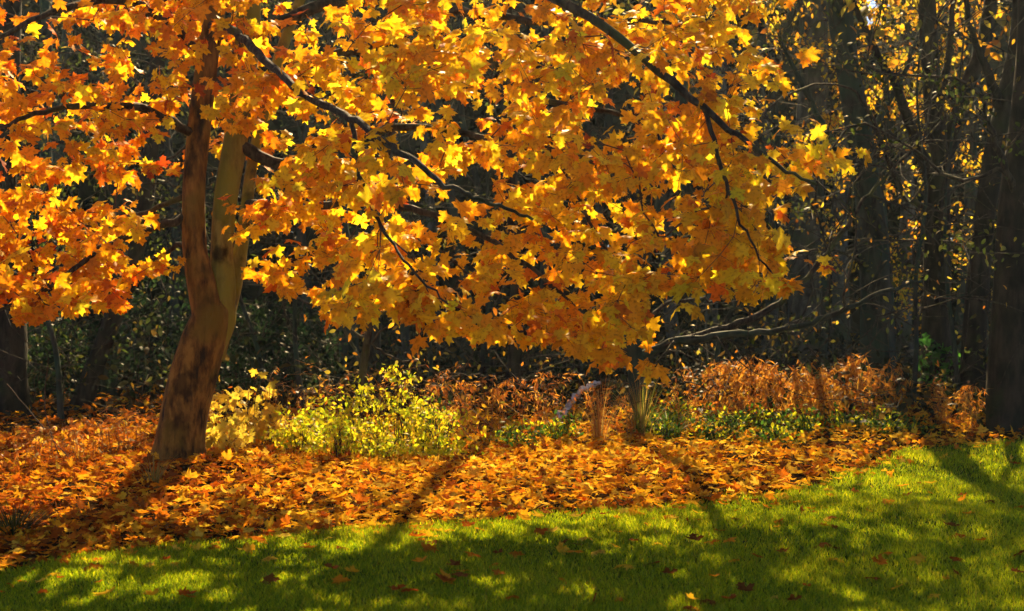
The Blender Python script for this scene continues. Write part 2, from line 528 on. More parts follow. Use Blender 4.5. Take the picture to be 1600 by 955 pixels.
for px, r0, r1 in LIMBS:
    pts = limb_pts(px, 6)
    pts[1:-1] += rng.normal(0, 0.008, pts[1:-1].shape)
    rr = np.linspace(1, 0, len(pts)) ** 1.2 * (r0 - r1) + r1
    j = SK.nearest(pts[0])
    v, f = tube(pts, rr, 8, rough=0.05, seed=int(px[1][0]))
    link('branch', mesh_arrays('maple_branch', place_rel(v, base), f, M_BRANCH, smooth=True), maple)
    SK.chain(pts[1:], rr[1:], j)

# where the crown carries its sprays of leaves: outline seen from the lawn, depth given by the limb there
POLY = np.array([(-120, -60), (-120, 470), (0, 498), (60, 490), (120, 462), (180, 468), (190, 400), (225, 372), (235, 330), (250, 250), (300, 235), (330, 260), (370, 380), (440, 440), (480, 445), (560, 482), (600, 485), (650, 495), (700, 505),
                 (742, 465), (756, 505), (830, 512), (880, 540), (940, 560), (966, 500), (1050, 472), (1085, 405), (1150, 435), (1232, 452), (1210, 385), (1240, 350), (1215, 300), (1262, 295), (1258, 230), (1215, 150), (1215, 80), (1185, 0), (1160, -60)], float)


def inside(poly, x, y):
    r = np.zeros(len(x), bool)
    a = poly; b = np.roll(poly, -1, 0)
    for (x0, y0), (x1, y1) in zip(a, b):
        c = (y0 > y) != (y1 > y)
        r ^= c & (x < (x1 - x0) * (y - y0) / (y1 - y0 + 1e-12) + x0)
    return r


def crown_depth(px, py, u):
    front = np.interp(px, [-120, 150, 320, 480, 600, 760, 900, 1100, 1290], [10.2, 10.8, 11.2, 10.2, 8.6, 8.8, 9.3, 8.9, 8.7])
    back = np.interp(px, [-120, 320, 600, 900, 1290], [12.8, 13.5, 13.4, 13.2, 12.0])
    low = np.clip((py - 330) / 170, 0, 1)
    back = back - (back - front) * 0.7 * low
    return front + (back - front) * u


def sample_crown(n_cl, per):
    out = []
    while len(out) < n_cl:
        x = rng.uniform(-120, 1295, 400); y = rng.uniform(-60, 565, 400)
        k = inside(POLY, x, y)
        # thin round the fork of the trunk and under the left sprays
        thin = np.exp(-(((x - 350) / 110) ** 2 + ((y - 335) / 105) ** 2)) * 0.97 + np.exp(-(((x - 190) / 70) ** 2 + ((y - 300) / 90) ** 2)) * 0.4
        thin += np.exp(-(((x - 700) / 60) ** 2 + ((y - 400) / 40) ** 2)) * 0.6 + 0.35 * np.exp(-((x - 120) / 90) ** 2 - ((y - 20) / 60) ** 2)
        k &= rng.random(400) > thin
        for a, b in zip(x[k], y[k]):
            out.append((a, b, rng.random()))
    out = np.array(out[:n_cl])
    pts = []
    for a, b, u in out:
        c = at(a, b, float(crown_depth(a, b, u)))
        m = rng.integers(per[0], per[1])
        pts.append(c + rng.normal(0, 1, (m, 3)) * np.array([0.22, 0.22, 0.10]))
    return np.vstack(pts)


tg = sample_crown(265, (3, 6))
HANG = [(1120, 400), (1165, 425), (1205, 430), (1212, 370), (1180, 385), (1095, 385), (1140, 360), (1200, 320), (20, 478), (65, 468), (130, 452), (100, 440), (170, 462), (940, 545), (905, 515), (765, 495), (700, 492), (590, 478), (645, 485), (860, 505), (440, 430), (415, 425), (1030, 462), (985, 470)]
tg = np.vstack([tg] + [at(a, b, float(crown_depth(a, b, 0.15 + 0.3 * rng.random()))) + rng.normal(0, 1, (3, 3)) * np.array([0.11, 0.15, 0.06]) for a, b in HANG])
# the rest of the crown, above the frame and on the side away from the lawn
hi = []
while len(hi) < 420:
    p = rng.uniform([-7.0, 8.0, 3.9], [3.4, 16.4, 11.0])
    if (((p[0] + 2.0) / 4.8) ** 2 + ((p[1] - 12.2) / 4.0) ** 2 + ((p[2] - 6.3) / 4.4) ** 2) < 1 and (p[1] - p[2] / 0.727 < 6.3 or rng.random() < 0.22):  # unseen upper crown thickened to block sky light, thinned where it would shade lawn
        hi.append(p)
n_hand = SK.n
tips_lo = SK.grow(tg)
tips_hi = SK.grow(np.array(hi), step=0.22)
SK.radii()
v, f = SK.sticks(5)
link('twig_work', mesh_arrays('maple_twig_work', place_rel(v, base), f, M_TWIG), maple, kind='stuff')


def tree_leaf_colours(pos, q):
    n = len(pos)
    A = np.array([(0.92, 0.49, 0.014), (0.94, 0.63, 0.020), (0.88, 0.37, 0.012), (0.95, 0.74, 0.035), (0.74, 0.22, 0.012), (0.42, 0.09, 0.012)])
    red = np.clip((-pos[:, 0] - 1.2) / 3.0, 0, 1) * 0.7 + np.clip((pos[:, 2] - 2.6) / 2.0, 0, 1) * 0.35  # redder leftward as older leaves; redder upward with the crown's shade put in colour
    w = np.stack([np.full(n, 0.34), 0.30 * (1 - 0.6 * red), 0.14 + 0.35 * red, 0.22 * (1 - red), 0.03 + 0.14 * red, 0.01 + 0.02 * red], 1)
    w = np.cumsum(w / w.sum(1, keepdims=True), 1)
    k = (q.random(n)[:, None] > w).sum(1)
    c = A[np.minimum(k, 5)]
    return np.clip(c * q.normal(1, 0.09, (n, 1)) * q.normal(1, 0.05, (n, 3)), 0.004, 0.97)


def dress(tips, per_node, back_nodes, q):
    """pairs of stalked leaves along the last nodes of each twig"""
    P, D = [], []
    for t in tips:
        k = t
        for b in range(back_nodes):
            m = per_node[0] if b == 0 else per_node[1]
            for _ in range(m):
                P.append(SK.p[k]); D.append(SK.d[k])
            k = SK.par[k]
            if k < 0 or SK.fixed[k]:
                break
    P = np.array(P); D = np.array(D); n = len(P)
    side = q.normal(0, 1, (n, 3)); side[:, 2] *= 0.35
    stalk = norm(D * 0.5 + side * 0.8 + np.array([0, -0.12, 0.1])) * q.uniform(0.04, 0.11, (n, 1))
    B = P + stalk
    tip = norm(norm(stalk) * 0.55 + q.normal(0, 0.35, (n, 3)) + np.array([0, 0, -0.55]))
    nr = np.array([0, -0.55, 0.75]) + q.normal(0, 0.42, (n, 3))
    return P, B, tip, nr


P1, B1, t1, n1 = dress(tips_lo, (4, 2), 3, rng)
P2, B2, t2, n2 = dress(tips_hi, (4, 2), 3, rng)
LP, LB, Lt, Ln = np.vstack([P1, P2]), np.vstack([B1, B2]), np.vstack([t1, t2]), np.vstack([n1, n2])
NL = len(LB)
lx_, ly_, lz_ = leaf_basis(Lt, Ln)
Lsz = rng.normal(0.106, 0.022, NL).clip(0.05, 0.16)
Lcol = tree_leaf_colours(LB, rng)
Lw = rng.integers(0, len(TREE_LEAVES), NL)
v, f = prisms(LP, LB, np.full(NL, 0.0016), np.full(NL, 0.0012), 3)
link('leaf_stalk_work', mesh_arrays('maple_leaf_stalks', place_rel(v, base), f, M_TWIG), maple, kind='stuff')
# the 300 leaves that show largest are leaves of their own
sx = 800 + LB[:, 0] / LB[:, 1] * F_PX; sy = HORIZON + (CAM_H - LB[:, 2]) / LB[:, 1] * F_PX
vis = (sx > 5) & (sx < 1595) & (sy > 5) & (sy < 950)
cell = (sx // 14).astype(int) * 1000 + (sy // 14).astype(int)
order = np.argsort(LB[:, 1])
seen, front = set(), []
for k in order:
    if vis[k] and cell[k] not in seen:
        seen.add(cell[k]); front.append(k)
view = norm(np.array([0, 0, CAM_H]) - LB)
area = (Lsz / LB[:, 1]) ** 2 * np.abs((lz_ * view).sum(1))
front = sorted(front, key=lambda k: -area[k])[:300]
own = np.zeros(NL, bool); own[front] = True
r_ = ~own
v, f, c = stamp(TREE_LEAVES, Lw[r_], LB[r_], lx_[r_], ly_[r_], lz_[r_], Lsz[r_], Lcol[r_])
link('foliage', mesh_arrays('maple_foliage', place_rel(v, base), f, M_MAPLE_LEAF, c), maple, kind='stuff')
LEAF_ME = [mesh_arrays('maple_leaf', tv, tf, M_MAPLE_LEAF_ONE) for tv, tf in TREE_LEAVES]
from mathutils import Matrix


def set_basis(o, p, x, y, z, s):
    m = Matrix(((x[0] * s, y[0] * s, z[0] * s, p[0]), (x[1] * s, y[1] * s, z[1] * s, p[1]), (x[2] * s, y[2] * s, z[2] * s, p[2]), (0, 0, 0, 1)))
    o.matrix_basis = m


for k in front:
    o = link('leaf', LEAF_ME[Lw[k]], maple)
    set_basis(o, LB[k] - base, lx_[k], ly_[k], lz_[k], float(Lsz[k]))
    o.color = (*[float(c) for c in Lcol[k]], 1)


# ------------------------------------------------------------------ trees of the wood
def scatter_leaves(pts, q, n, size, palette, spread, template, face=(0, -0.4, 0.6), jit=0.6):
    k = q.integers(0, len(pts), n)
    pos = pts[k] + q.normal(0, spread, (n, 3))
    tip = q.normal(0, 0.6, (n, 3)) + np.array([0, 0, -0.4])
    nr = np.array(face) + q.normal(0, jit, (n, 3))
    x, y, z = leaf_basis(tip, nr)
    pal = np.array(palette)
    col = pal[q.integers(0, len(pal), n)] * q.normal(1, 0.15, (n, 1))
    return stamp(template, q.integers(0, len(template), n), pos, x, y, z, q.normal(size, size * 0.22, n).clip(size * 0.4), col.clip(0.003, 0.95))


YELLOW = [(0.70, 0.42, 0.03), (0.62, 0.30, 0.02), (0.55, 0.45, 0.05), (0.40, 0.36, 0.05), (0.5, 0.2, 0.02)]
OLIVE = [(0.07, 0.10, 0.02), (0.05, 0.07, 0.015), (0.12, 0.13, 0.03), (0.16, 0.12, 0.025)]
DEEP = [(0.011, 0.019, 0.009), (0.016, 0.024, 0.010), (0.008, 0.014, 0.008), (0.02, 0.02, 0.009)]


def wood_tree(name, label, px_list, Y, r0, r1, mat=M_WOOD, crown=(3.0, 3.0, 8.0), ntips=130, nleaf=300, palette=OLIVE, lsize=0.068, seed=1, limbs=(), group=None, cat='tree', low=0.35, template=None, tip=0.0042, top=0, top_at=None):
    q = np.random.default_rng(seed)
    pts = np.array([at(a, b, Y + (c if c else 0)) for a, b, c in px_list])
    gx0, gy0 = pts[0][0], pts[0][1]
    pts[0][2] = float(gz(gx0, gy0)) - 0.08
    o = np.array(pts[0])
    t = thing(name, label, cat, o, group)
    tp_ = catmull(pts, 6)
    rr = np.linspace(r0, r1, len(tp_))
    fl_ = 0.4 * np.exp(-np.linspace(0, 14, len(tp_)))
    v, f = tube(tp_, rr, 14, rough=0.06, flare=fl_, seed=seed)
    link('trunk', mesh_arrays(name + '_trunk', place_rel(v, o), f, mat, smooth=True), t)
    sk = Skeleton()
    sk.p = np.zeros((16000, 3)); sk.d = np.zeros((16000, 3)); sk.par = np.full(16000, -1); sk.r = np.zeros(16000); sk.fixed = np.zeros(16000, bool)
    rid = sk.add(tp_[0], -1, r0, True)
    sk.chain(tp_[1:], rr[1:], rid)
    for lpx, a, b in limbs:
        lp = catmull(np.array([at(x_, y_, Y + d_) for x_, y_, d_ in lpx]), 6)
        lp[1:-1] += q.normal(0, 0.012, lp[1:-1].shape)
        lr = np.linspace(a, b, len(lp))
        j = sk.nearest(lp[0])
        v, f = tube(lp, lr, 8, rough=0.06, seed=seed + 9)
        link('limb', mesh_arrays(name + '_limb', place_rel(v, o), f, mat if a > 0.05 else M_BRANCH, smooth=True), t)
        sk.chain(lp[1:], lr[1:], j)
    if ntips:
        lo_i = 1 + int(len(tp_) * low)
        pool = sk.p[lo_i:sk.n]
        k = q.integers(0, len(pool), ntips)
        tg_ = pool[k] + q.normal(0, 1, (ntips, 3)) * np.array(crown) * np.array([0.5, 0.5, 0.22])
        tg_[:, 2] = np.maximum(tg_[:, 2], 0.5)
        tips = sk.grow(tg_, step=0.25, q=q, start=min(lo_i, sk.n - 2))
        sk.radii(tip=tip, power=0.5, rmax=r0 * 0.4)
        v, f = sk.sticks(5)
        link('branch_work', mesh_arrays(name + '_branch_work', place_rel(v, o), f, M_BRANCH), t, kind='stuff')
        if nleaf:
            tips = np.array(tips)
            tips = tips[q.random(len(tips)) < 0.38]
            P = sk.p[np.concatenate([tips, sk.par[tips], sk.par[sk.par[tips]]])]
            v, f, c = scatter_leaves(P, q, nleaf * 2, lsize, palette, 0.10, template or [OVAL])
            if top:
                tt = np.array(top_at) if top_at else tp_[int(np.argmin(np.abs(tp_[:, 2] - 7.4)))]
                cl = tt + q.normal(0, 1, (26, 3)) * np.array([1.3, 1.3, 0.7])  # extra unseen leaf clusters, placed to cast shade on the near lawn
                v2, f2, c2 = scatter_leaves(cl, q, top, 0.14, palette, 0.38, template or [OVAL])
                v, f, c = np.vstack([v, v2]), np.vstack([f, f2 + len(v)]), np.vstack([c, c2])
            link('crown', mesh_arrays(name + '_crown', place_rel(v, o), f, M_PLANT, c), t, kind='stuff')
    return t


# right-hand side of the wood
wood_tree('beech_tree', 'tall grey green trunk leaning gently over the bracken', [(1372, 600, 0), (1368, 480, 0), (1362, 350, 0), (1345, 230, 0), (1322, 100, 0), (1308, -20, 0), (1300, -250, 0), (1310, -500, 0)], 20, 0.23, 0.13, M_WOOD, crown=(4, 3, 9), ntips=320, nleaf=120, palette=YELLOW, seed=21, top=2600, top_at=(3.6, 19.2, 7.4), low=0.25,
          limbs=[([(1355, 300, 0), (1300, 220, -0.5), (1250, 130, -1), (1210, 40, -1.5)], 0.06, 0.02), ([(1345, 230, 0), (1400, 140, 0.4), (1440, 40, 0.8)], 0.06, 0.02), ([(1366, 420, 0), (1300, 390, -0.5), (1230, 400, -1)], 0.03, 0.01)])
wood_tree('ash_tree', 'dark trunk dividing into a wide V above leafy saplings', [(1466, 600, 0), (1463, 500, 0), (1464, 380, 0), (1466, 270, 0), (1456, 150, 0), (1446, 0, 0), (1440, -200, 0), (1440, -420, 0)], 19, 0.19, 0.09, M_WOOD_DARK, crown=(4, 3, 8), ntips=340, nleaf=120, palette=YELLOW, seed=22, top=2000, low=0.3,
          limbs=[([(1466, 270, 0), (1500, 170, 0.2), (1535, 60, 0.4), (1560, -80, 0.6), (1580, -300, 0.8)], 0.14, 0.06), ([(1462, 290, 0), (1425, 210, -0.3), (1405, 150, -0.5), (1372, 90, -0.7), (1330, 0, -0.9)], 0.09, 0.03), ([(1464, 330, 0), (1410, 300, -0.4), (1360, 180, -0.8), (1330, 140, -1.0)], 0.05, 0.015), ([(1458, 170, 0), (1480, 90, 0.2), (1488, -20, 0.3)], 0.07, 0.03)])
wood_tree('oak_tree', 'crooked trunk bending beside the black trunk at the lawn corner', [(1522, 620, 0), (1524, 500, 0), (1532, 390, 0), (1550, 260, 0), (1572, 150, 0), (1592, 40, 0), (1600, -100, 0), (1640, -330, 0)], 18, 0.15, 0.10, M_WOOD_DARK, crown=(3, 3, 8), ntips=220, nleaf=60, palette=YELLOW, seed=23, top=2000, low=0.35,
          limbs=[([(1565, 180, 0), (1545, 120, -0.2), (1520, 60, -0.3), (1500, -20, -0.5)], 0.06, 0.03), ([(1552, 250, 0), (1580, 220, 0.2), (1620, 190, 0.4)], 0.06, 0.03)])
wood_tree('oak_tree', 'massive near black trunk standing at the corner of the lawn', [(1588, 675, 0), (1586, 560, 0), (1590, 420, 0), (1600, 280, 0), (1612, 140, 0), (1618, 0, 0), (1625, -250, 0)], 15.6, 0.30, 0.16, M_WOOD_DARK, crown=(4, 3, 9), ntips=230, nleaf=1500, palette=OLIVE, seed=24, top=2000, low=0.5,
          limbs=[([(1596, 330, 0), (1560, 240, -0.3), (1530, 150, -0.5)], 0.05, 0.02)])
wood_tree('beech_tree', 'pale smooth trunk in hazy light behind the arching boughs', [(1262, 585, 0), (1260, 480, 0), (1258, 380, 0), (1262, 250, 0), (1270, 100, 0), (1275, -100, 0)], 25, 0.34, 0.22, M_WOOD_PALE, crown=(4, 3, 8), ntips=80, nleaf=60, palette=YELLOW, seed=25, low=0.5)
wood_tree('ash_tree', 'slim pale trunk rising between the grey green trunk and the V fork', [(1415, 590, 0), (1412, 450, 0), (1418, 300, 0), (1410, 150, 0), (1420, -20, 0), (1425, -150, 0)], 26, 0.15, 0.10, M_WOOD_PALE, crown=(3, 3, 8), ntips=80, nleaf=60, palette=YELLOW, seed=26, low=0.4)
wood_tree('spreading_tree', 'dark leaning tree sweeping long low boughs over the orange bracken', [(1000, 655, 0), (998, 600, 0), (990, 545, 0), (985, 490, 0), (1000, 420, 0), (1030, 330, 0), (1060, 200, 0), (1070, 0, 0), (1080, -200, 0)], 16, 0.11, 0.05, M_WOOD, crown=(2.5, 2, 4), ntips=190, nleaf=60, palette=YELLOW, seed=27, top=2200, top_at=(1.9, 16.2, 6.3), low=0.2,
          limbs=[([(995, 560, 0), (1060, 533, -0.1), (1140, 523, -0.3), (1230, 514, -0.5), (1310, 488, -0.6), (1390, 452, -0.7), (1440, 440, -0.8)], 0.055, 0.015),
                 ([(1060, 533, -0.1), (1170, 500, 0), (1240, 455, 0), (1300, 385, 0.1), (1345, 320, 0.1), (1395, 265, 0.2), (1470, 190, 0.2)], 0.045, 0.012),
                 ([(988, 520, 0), (1020, 490, 0), (1060, 470, 0.1), (1110, 470, 0.3), (1170, 490, 0.5)], 0.03, 0.008)])
GLOW = [(0.85, 0.60, 0.03), (0.80, 0.48, 0.02), (0.70, 0.62, 0.05), (0.85, 0.40, 0.02)]
for k, (lab, pxs, Y_, nl_, cr) in enumerate([
        ('glowing yellow leaved tree behind the grey green trunk', [(1395, 595, 0), (1390, 450, 0), (1378, 300, 0), (1385, 170, 0), (1380, 40, 0), (1390, -60, 0)], 23.5, 1500, (2.0, 1.6, 5.0)),
        ('thin yellow leaved tree behind the pale hazy trunk', [(1285, 595, 0), (1288, 400, 0), (1270, 200, 0), (1255, 90, 0), (1250, -30, 0)], 24.5, 700, (2.0, 1.6, 4.5)),
        ('sparse amber leaved tree behind the crooked trunk', [(1540, 600, 0), (1535, 420, 0), (1520, 300, 0), (1525, 150, 0), (1520, 20, 0)], 25, 600, (2.6, 1.6, 6.0))]):
    wood_tree('field_maple', lab, pxs, Y_, 0.07, 0.03, M_WOOD, crown=cr, ntips=150, nleaf=nl_, palette=GLOW, lsize=0.085, seed=380 + k, low=0.3)
# centre
wood_tree('alder_tree', 'dark upright trunk with a lit edge behind the brown bracken', [(800, 655, 0), (802, 590, 0), (806, 510, 0), (808, 430, 0), (800, 300, 0), (790, 100, 0), (800, -200, 0)], 17.5, 0.10, 0.07, M_WOOD_DARK, crown=(3, 3, 6), ntips=110, nleaf=200, palette=YELLOW, seed=31, low=0.2)
wood_tree('hazel_tree', 'thin dark sapling trunk rising out of the yellow green bramble', [(553, 690, 0), (562, 620, 0), (570, 560, 0), (578, 500, 0), (585, 440, 0), (600, 330, 0), (610, 200, 0), (625, 50, 0)], 14.6, 0.052, 0.02, M_BRANCH, crown=(2.0, 1.6, 3), ntips=45, nleaf=110, palette=YELLOW, seed=32, low=0.15, tip=0.002,
          limbs=[([(575, 530, 0), (540, 510, 0.2), (500, 480, 0.4), (455, 465, 0.6)], 0.016, 0.005), ([(572, 540, 0), (620, 500, -0.1), (660, 480, -0.2)], 0.014, 0.005), ([(572, 535, 0), (620, 560, 0.2), (680, 580, 0.4), (760, 590, 0.6)], 0.014, 0.005)])
wood_tree('alder_tree', 'mossy green trunk standing behind the thin dark sapling', [(582, 620, 0), (584, 540, 0), (588, 440, 0), (590, 300, 0), (600, 100, 0), (600, -100, 0)], 20, 0.10, 0.07, M_WOOD, crown=(3, 3, 7), ntips=40, nleaf=200, palette=OLIVE, seed=33)
wood_tree('alder_tree', 'broad shaded trunk between the maple and the thin sapling', [(546, 615, 0), (545, 540, 0), (540, 460, 0), (530, 330, 0), (540, 200, 0), (530, -100, 0)], 23, 0.17, 0.12, M_WOOD, crown=(3, 3, 7), ntips=40, nleaf=200, palette=OLIVE, seed=34)
GB = 'slender trunks deep in the shaded wood'
FAR_LABELS = ['slim grey trunk behind the sunlit brambles and mossy trunk', 'dark straight trunk behind the brown bracken stems', 'very thin dark stem just beside the dark upright trunk', 'grey trunk far back between brambles and bracken', 'dim trunk far behind the pale fallen bough',
              'thin dark stem behind the rust brown grass tuft', 'grey trunk far behind the start of the low boughs', 'thick grey trunk half hidden under the low boughs', 'thick pale trunk behind the middle of the low boughs', 'very thin dark stem in front of the pale hazy trunk',
              'stout pale trunk between the hazy trunk and grey green trunk', 'thick shadowed trunk behind the crooked trunk', 'shaded trunk far behind the grey arching branch', 'dark trunk beside the heavy black trunk in the wood corner', 'broad dim trunk behind the foot of the slanting trunk', 'thin dark trunk just behind the leaning maple trunk',
              'thick dim trunk far back between maple and mossy trunk', 'large dark trunk beyond the heavy black trunk']
for k, (px_, yb, Y_, r_b, pale) in enumerate([(632, 610, 25, 0.11, 1), (725, 612, 24, 0.10, 0), (765, 615, 22, 0.06, 0), (690, 605, 29, 0.12, 1), (870, 605, 27, 0.11, 0), (925, 610, 24, 0.09, 0), (1060, 605, 28, 0.14, 1), (1115, 605, 31, 0.15, 1),
                                              (1190, 600, 29, 0.15, 1), (1225, 600, 23, 0.08, 0), (1310, 598, 30, 0.2, 1), (1500, 600, 28, 0.16, 0), (470, 610, 28, 0.12, 0), (60, 620, 22, 0.12, 0), (110, 625, 26, 0.14, 0), (265, 615, 24, 0.09, 0), (220, 620, 29, 0.15, 0), (-60, 640, 20, 0.16, 0)]):
    q = np.random.default_rng(300 + k)
    dx = q.normal(0, 14, 6).cumsum()
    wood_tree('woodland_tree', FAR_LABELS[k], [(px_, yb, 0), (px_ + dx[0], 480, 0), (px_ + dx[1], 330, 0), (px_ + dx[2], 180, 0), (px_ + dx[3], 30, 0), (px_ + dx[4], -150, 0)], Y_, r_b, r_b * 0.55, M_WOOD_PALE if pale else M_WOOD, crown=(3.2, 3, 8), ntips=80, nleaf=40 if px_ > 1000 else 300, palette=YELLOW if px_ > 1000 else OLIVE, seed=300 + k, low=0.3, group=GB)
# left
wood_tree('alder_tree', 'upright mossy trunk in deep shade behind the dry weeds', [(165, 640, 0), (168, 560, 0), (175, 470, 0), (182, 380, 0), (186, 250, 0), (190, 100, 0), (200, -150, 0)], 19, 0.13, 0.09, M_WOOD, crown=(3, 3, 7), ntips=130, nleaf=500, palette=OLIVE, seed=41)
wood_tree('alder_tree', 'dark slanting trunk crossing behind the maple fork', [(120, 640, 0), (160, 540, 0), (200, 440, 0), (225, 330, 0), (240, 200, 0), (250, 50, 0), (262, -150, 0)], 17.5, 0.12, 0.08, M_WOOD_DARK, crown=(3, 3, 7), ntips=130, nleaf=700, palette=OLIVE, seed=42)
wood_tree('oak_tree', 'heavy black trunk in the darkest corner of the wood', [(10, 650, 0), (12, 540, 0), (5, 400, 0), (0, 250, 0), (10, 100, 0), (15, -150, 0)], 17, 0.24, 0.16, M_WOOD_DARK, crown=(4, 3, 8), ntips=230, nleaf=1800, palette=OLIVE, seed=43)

SAP = ['bare twiggy sapling in the haze behind the tall yellow seedling', 'bare sapling reaching over the seed stalks and brambles', 'bare crooked sapling behind the deep green bramble', 'bare sapling with two stems behind the brown bracken', 'bare sapling standing behind the pale fallen bough', 'bare sapling under the longest low bough',
       'bare sapling between the pale hazy trunk and the rust willowherb', 'bare dark sapling beside the V forked trunk', 'bare sapling tangled behind the dry weeds', 'bare leaning sapling between V fork and crooked trunk']
for k, (px_, Y_) in enumerate([(415, 18), (475, 17.5), (668, 18.5), (745, 19), (905, 18), (1120, 18), (1205, 19), (1425, 17.5), (95, 16.5), (1500, 18)]):
    q = np.random.default_rng(400 + k)
    dx = q.normal(0, 16, 6).cumsum()
    wood_tree('sapling', SAP[k], [(px_, 450 + 3300 / Y_, 0), (px_ + dx[0], 540, 0), (px_ + dx[1], 430, 0), (px_ + dx[2], 300, 0), (px_ + dx[3], 150, 0), (px_ + dx[4], 20, 0)], Y_, 0.035, 0.010, M_WOOD, crown=(2.2, 2, 3.5), ntips=70, nleaf=14, palette=YELLOW, lsize=0.08, seed=400 + k, low=0.1, group='bare saplings in the wood', tip=0.0032)

# far wood: one mass of evergreen growth
q = np.random.default_rng(77)
nf = 75000
fx = q.uniform(-34, 34, nf); fy = q.uniform(35, 46, nf)
top = 13.4 + 0.9 * np.sin(fx * 0.45 + 1) + 0.8 * np.sin(fx * 1.1) + 0.6 * np.sin(fx * 2.3 + 2) - 2.0 * np.exp(-((fx + 1.7) / 1.4) ** 2) - 3.4 * np.exp(-((fx - 10.5) / 4.0) ** 2)  # unseen top edge shaped for the light, notched to let sun shafts in
fz = q.random(nf) ** 0.9 * top
pos = np.column_stack([fx, fy, fz])
x, y, z = leaf_basis(q.normal(0, 0.6, (nf, 3)) + [0, 0, -0.5], q.normal(0, 0.6, (nf, 3)) + [0, -0.4, 0.5])
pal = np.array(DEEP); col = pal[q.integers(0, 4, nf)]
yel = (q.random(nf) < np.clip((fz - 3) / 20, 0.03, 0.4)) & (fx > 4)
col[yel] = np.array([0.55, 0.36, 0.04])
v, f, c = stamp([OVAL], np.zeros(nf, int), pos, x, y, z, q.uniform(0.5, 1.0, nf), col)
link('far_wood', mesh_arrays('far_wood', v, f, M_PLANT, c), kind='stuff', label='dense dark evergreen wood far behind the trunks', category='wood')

# dim understorey on the wood floor
nu = 22000
ux = q.uniform(-14, 14, nu); uy = np.where(ux > 3.6, 15.4, 16.9) + 16 * q.random(nu) ** 1.3
hh = 0.35 + 0.9 * (0.5 + 0.5 * np.sin(ux * 1.1 + uy * 0.7)) * (0.5 + 0.5 * np.sin(ux * 0.6 - uy * 0.9 + 1))
uz = gz(ux, uy) + hh * q.random(nu)
x, y, z = leaf_basis(q.normal(0, 0.6, (nu, 3)) + [0, 0, 0.2], q.normal(0, 0.5, (nu, 3)) + [0, -0.3, 0.7])
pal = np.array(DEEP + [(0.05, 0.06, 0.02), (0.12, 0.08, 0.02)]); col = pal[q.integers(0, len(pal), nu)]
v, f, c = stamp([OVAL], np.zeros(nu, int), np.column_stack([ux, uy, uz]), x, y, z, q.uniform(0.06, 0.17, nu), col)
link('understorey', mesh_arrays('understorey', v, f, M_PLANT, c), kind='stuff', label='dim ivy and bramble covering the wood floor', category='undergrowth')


# ------------------------------------------------------------------ plants along the edge of the wood
def shrub(name, label, px, py, h, w, palette, seed, nst=7, ntips=130, nleaf=500, lsize=0.06, group=None, cat='shrub', template=None, stem=M_TWIG, d=None, spread=0.05):
    q = np.random.default_rng(seed)
    gx_, gy_ = ground_at(px, py)
    o = np.array([gx_, gy_, float(gz(gx_, gy_)) - 0.02])
    t = thing(name, label, cat, o, group)
    sk = Skeleton(); sk.p = np.zeros((6000, 3)); sk.d = np.zeros((6000, 3)); sk.par = np.full(6000, -1); sk.r = np.zeros(6000); sk.fixed = np.zeros(6000, bool)
    rid = sk.add(o, -1, 0.006, True)
    for s in range(nst):
        a = q.uniform(0, 6.28); rad = w * 0.5 * q.random() ** 0.5
        tipp = o + np.array([math.cos(a) * rad, math.sin(a) * rad * 0.8, h * q.uniform(0.6, 1.05)])
        mid = o + (tipp - o) * 0.5 + np.array([0, 0, h * 0.18]) + q.normal(0, 0.03, 3)
        b0 = o + np.array([math.cos(a), math.sin(a), 0]) * w * 0.12
        pts = catmull(np.array([b0, mid, tipp]), 5)
        rr = np.linspace(0.006, 0.0025, len(pts))
        v, f = tube(pts, rr, 5)
        link('stem', mesh_arrays(name + '_stem', place_rel(v, o), f, stem), t)
        sk.chain(pts, rr, rid)
    tg_ = o + np.column_stack([q.normal(0, w * 0.27, ntips), q.normal(0, w * 0.22, ntips), h * q.uniform(0.12, 1.0, ntips)])
    tips = sk.grow(tg_, step=0.08, q=q, start=1)
    sk.radii(tip=0.0014, power=0.4, rmax=0.005)
    v, f = sk.sticks(3)
    link('twig_work', mesh_arrays(name + '_twig_work', place_rel(v, o), f, stem), t, kind='stuff')
    P = sk.p[np.concatenate([tips, sk.par[tips]])]
    v, f, c = scatter_leaves(P, q, nleaf, lsize, palette, spread, template or [OVAL])
    link('foliage', mesh_arrays(name + '_foliage', place_rel(v, o), f, M_PLANT, c), t, kind='stuff')
    return t


LIME = [(0.68, 0.66, 0.02), (0.54, 0.58, 0.02), (0.78, 0.68, 0.03), (0.32, 0.42, 0.02), (0.72, 0.50, 0.03)]
GREEN = [(0.06, 0.15, 0.02), (0.09, 0.19, 0.025), (0.14, 0.22, 0.03), (0.04, 0.10, 0.02)]
RUST = [(0.58, 0.22, 0.03), (0.42, 0.14, 0.02), (0.66, 0.32, 0.05), (0.70, 0.42, 0.07), (0.26, 0.09, 0.02)]
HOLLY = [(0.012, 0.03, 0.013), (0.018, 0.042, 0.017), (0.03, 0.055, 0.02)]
BRL = ['broad yellow green bramble between the maple and the thin sapling', 'yellow green bramble wrapped round the foot of the thin sapling', 'tallest yellow green bramble beside the thin sapling', 'tall yellow bramble touching the deep green bramble', 'low yellow bramble spilling onto litter before the thin sapling', 'low yellow bramble spilling onto litter under the tallest bramble', 'small yellow bramble nearest the maple seedlings', 'small yellow bramble beside the brown bracken']
GBR = 'yellow green brambles under the thin sapling'
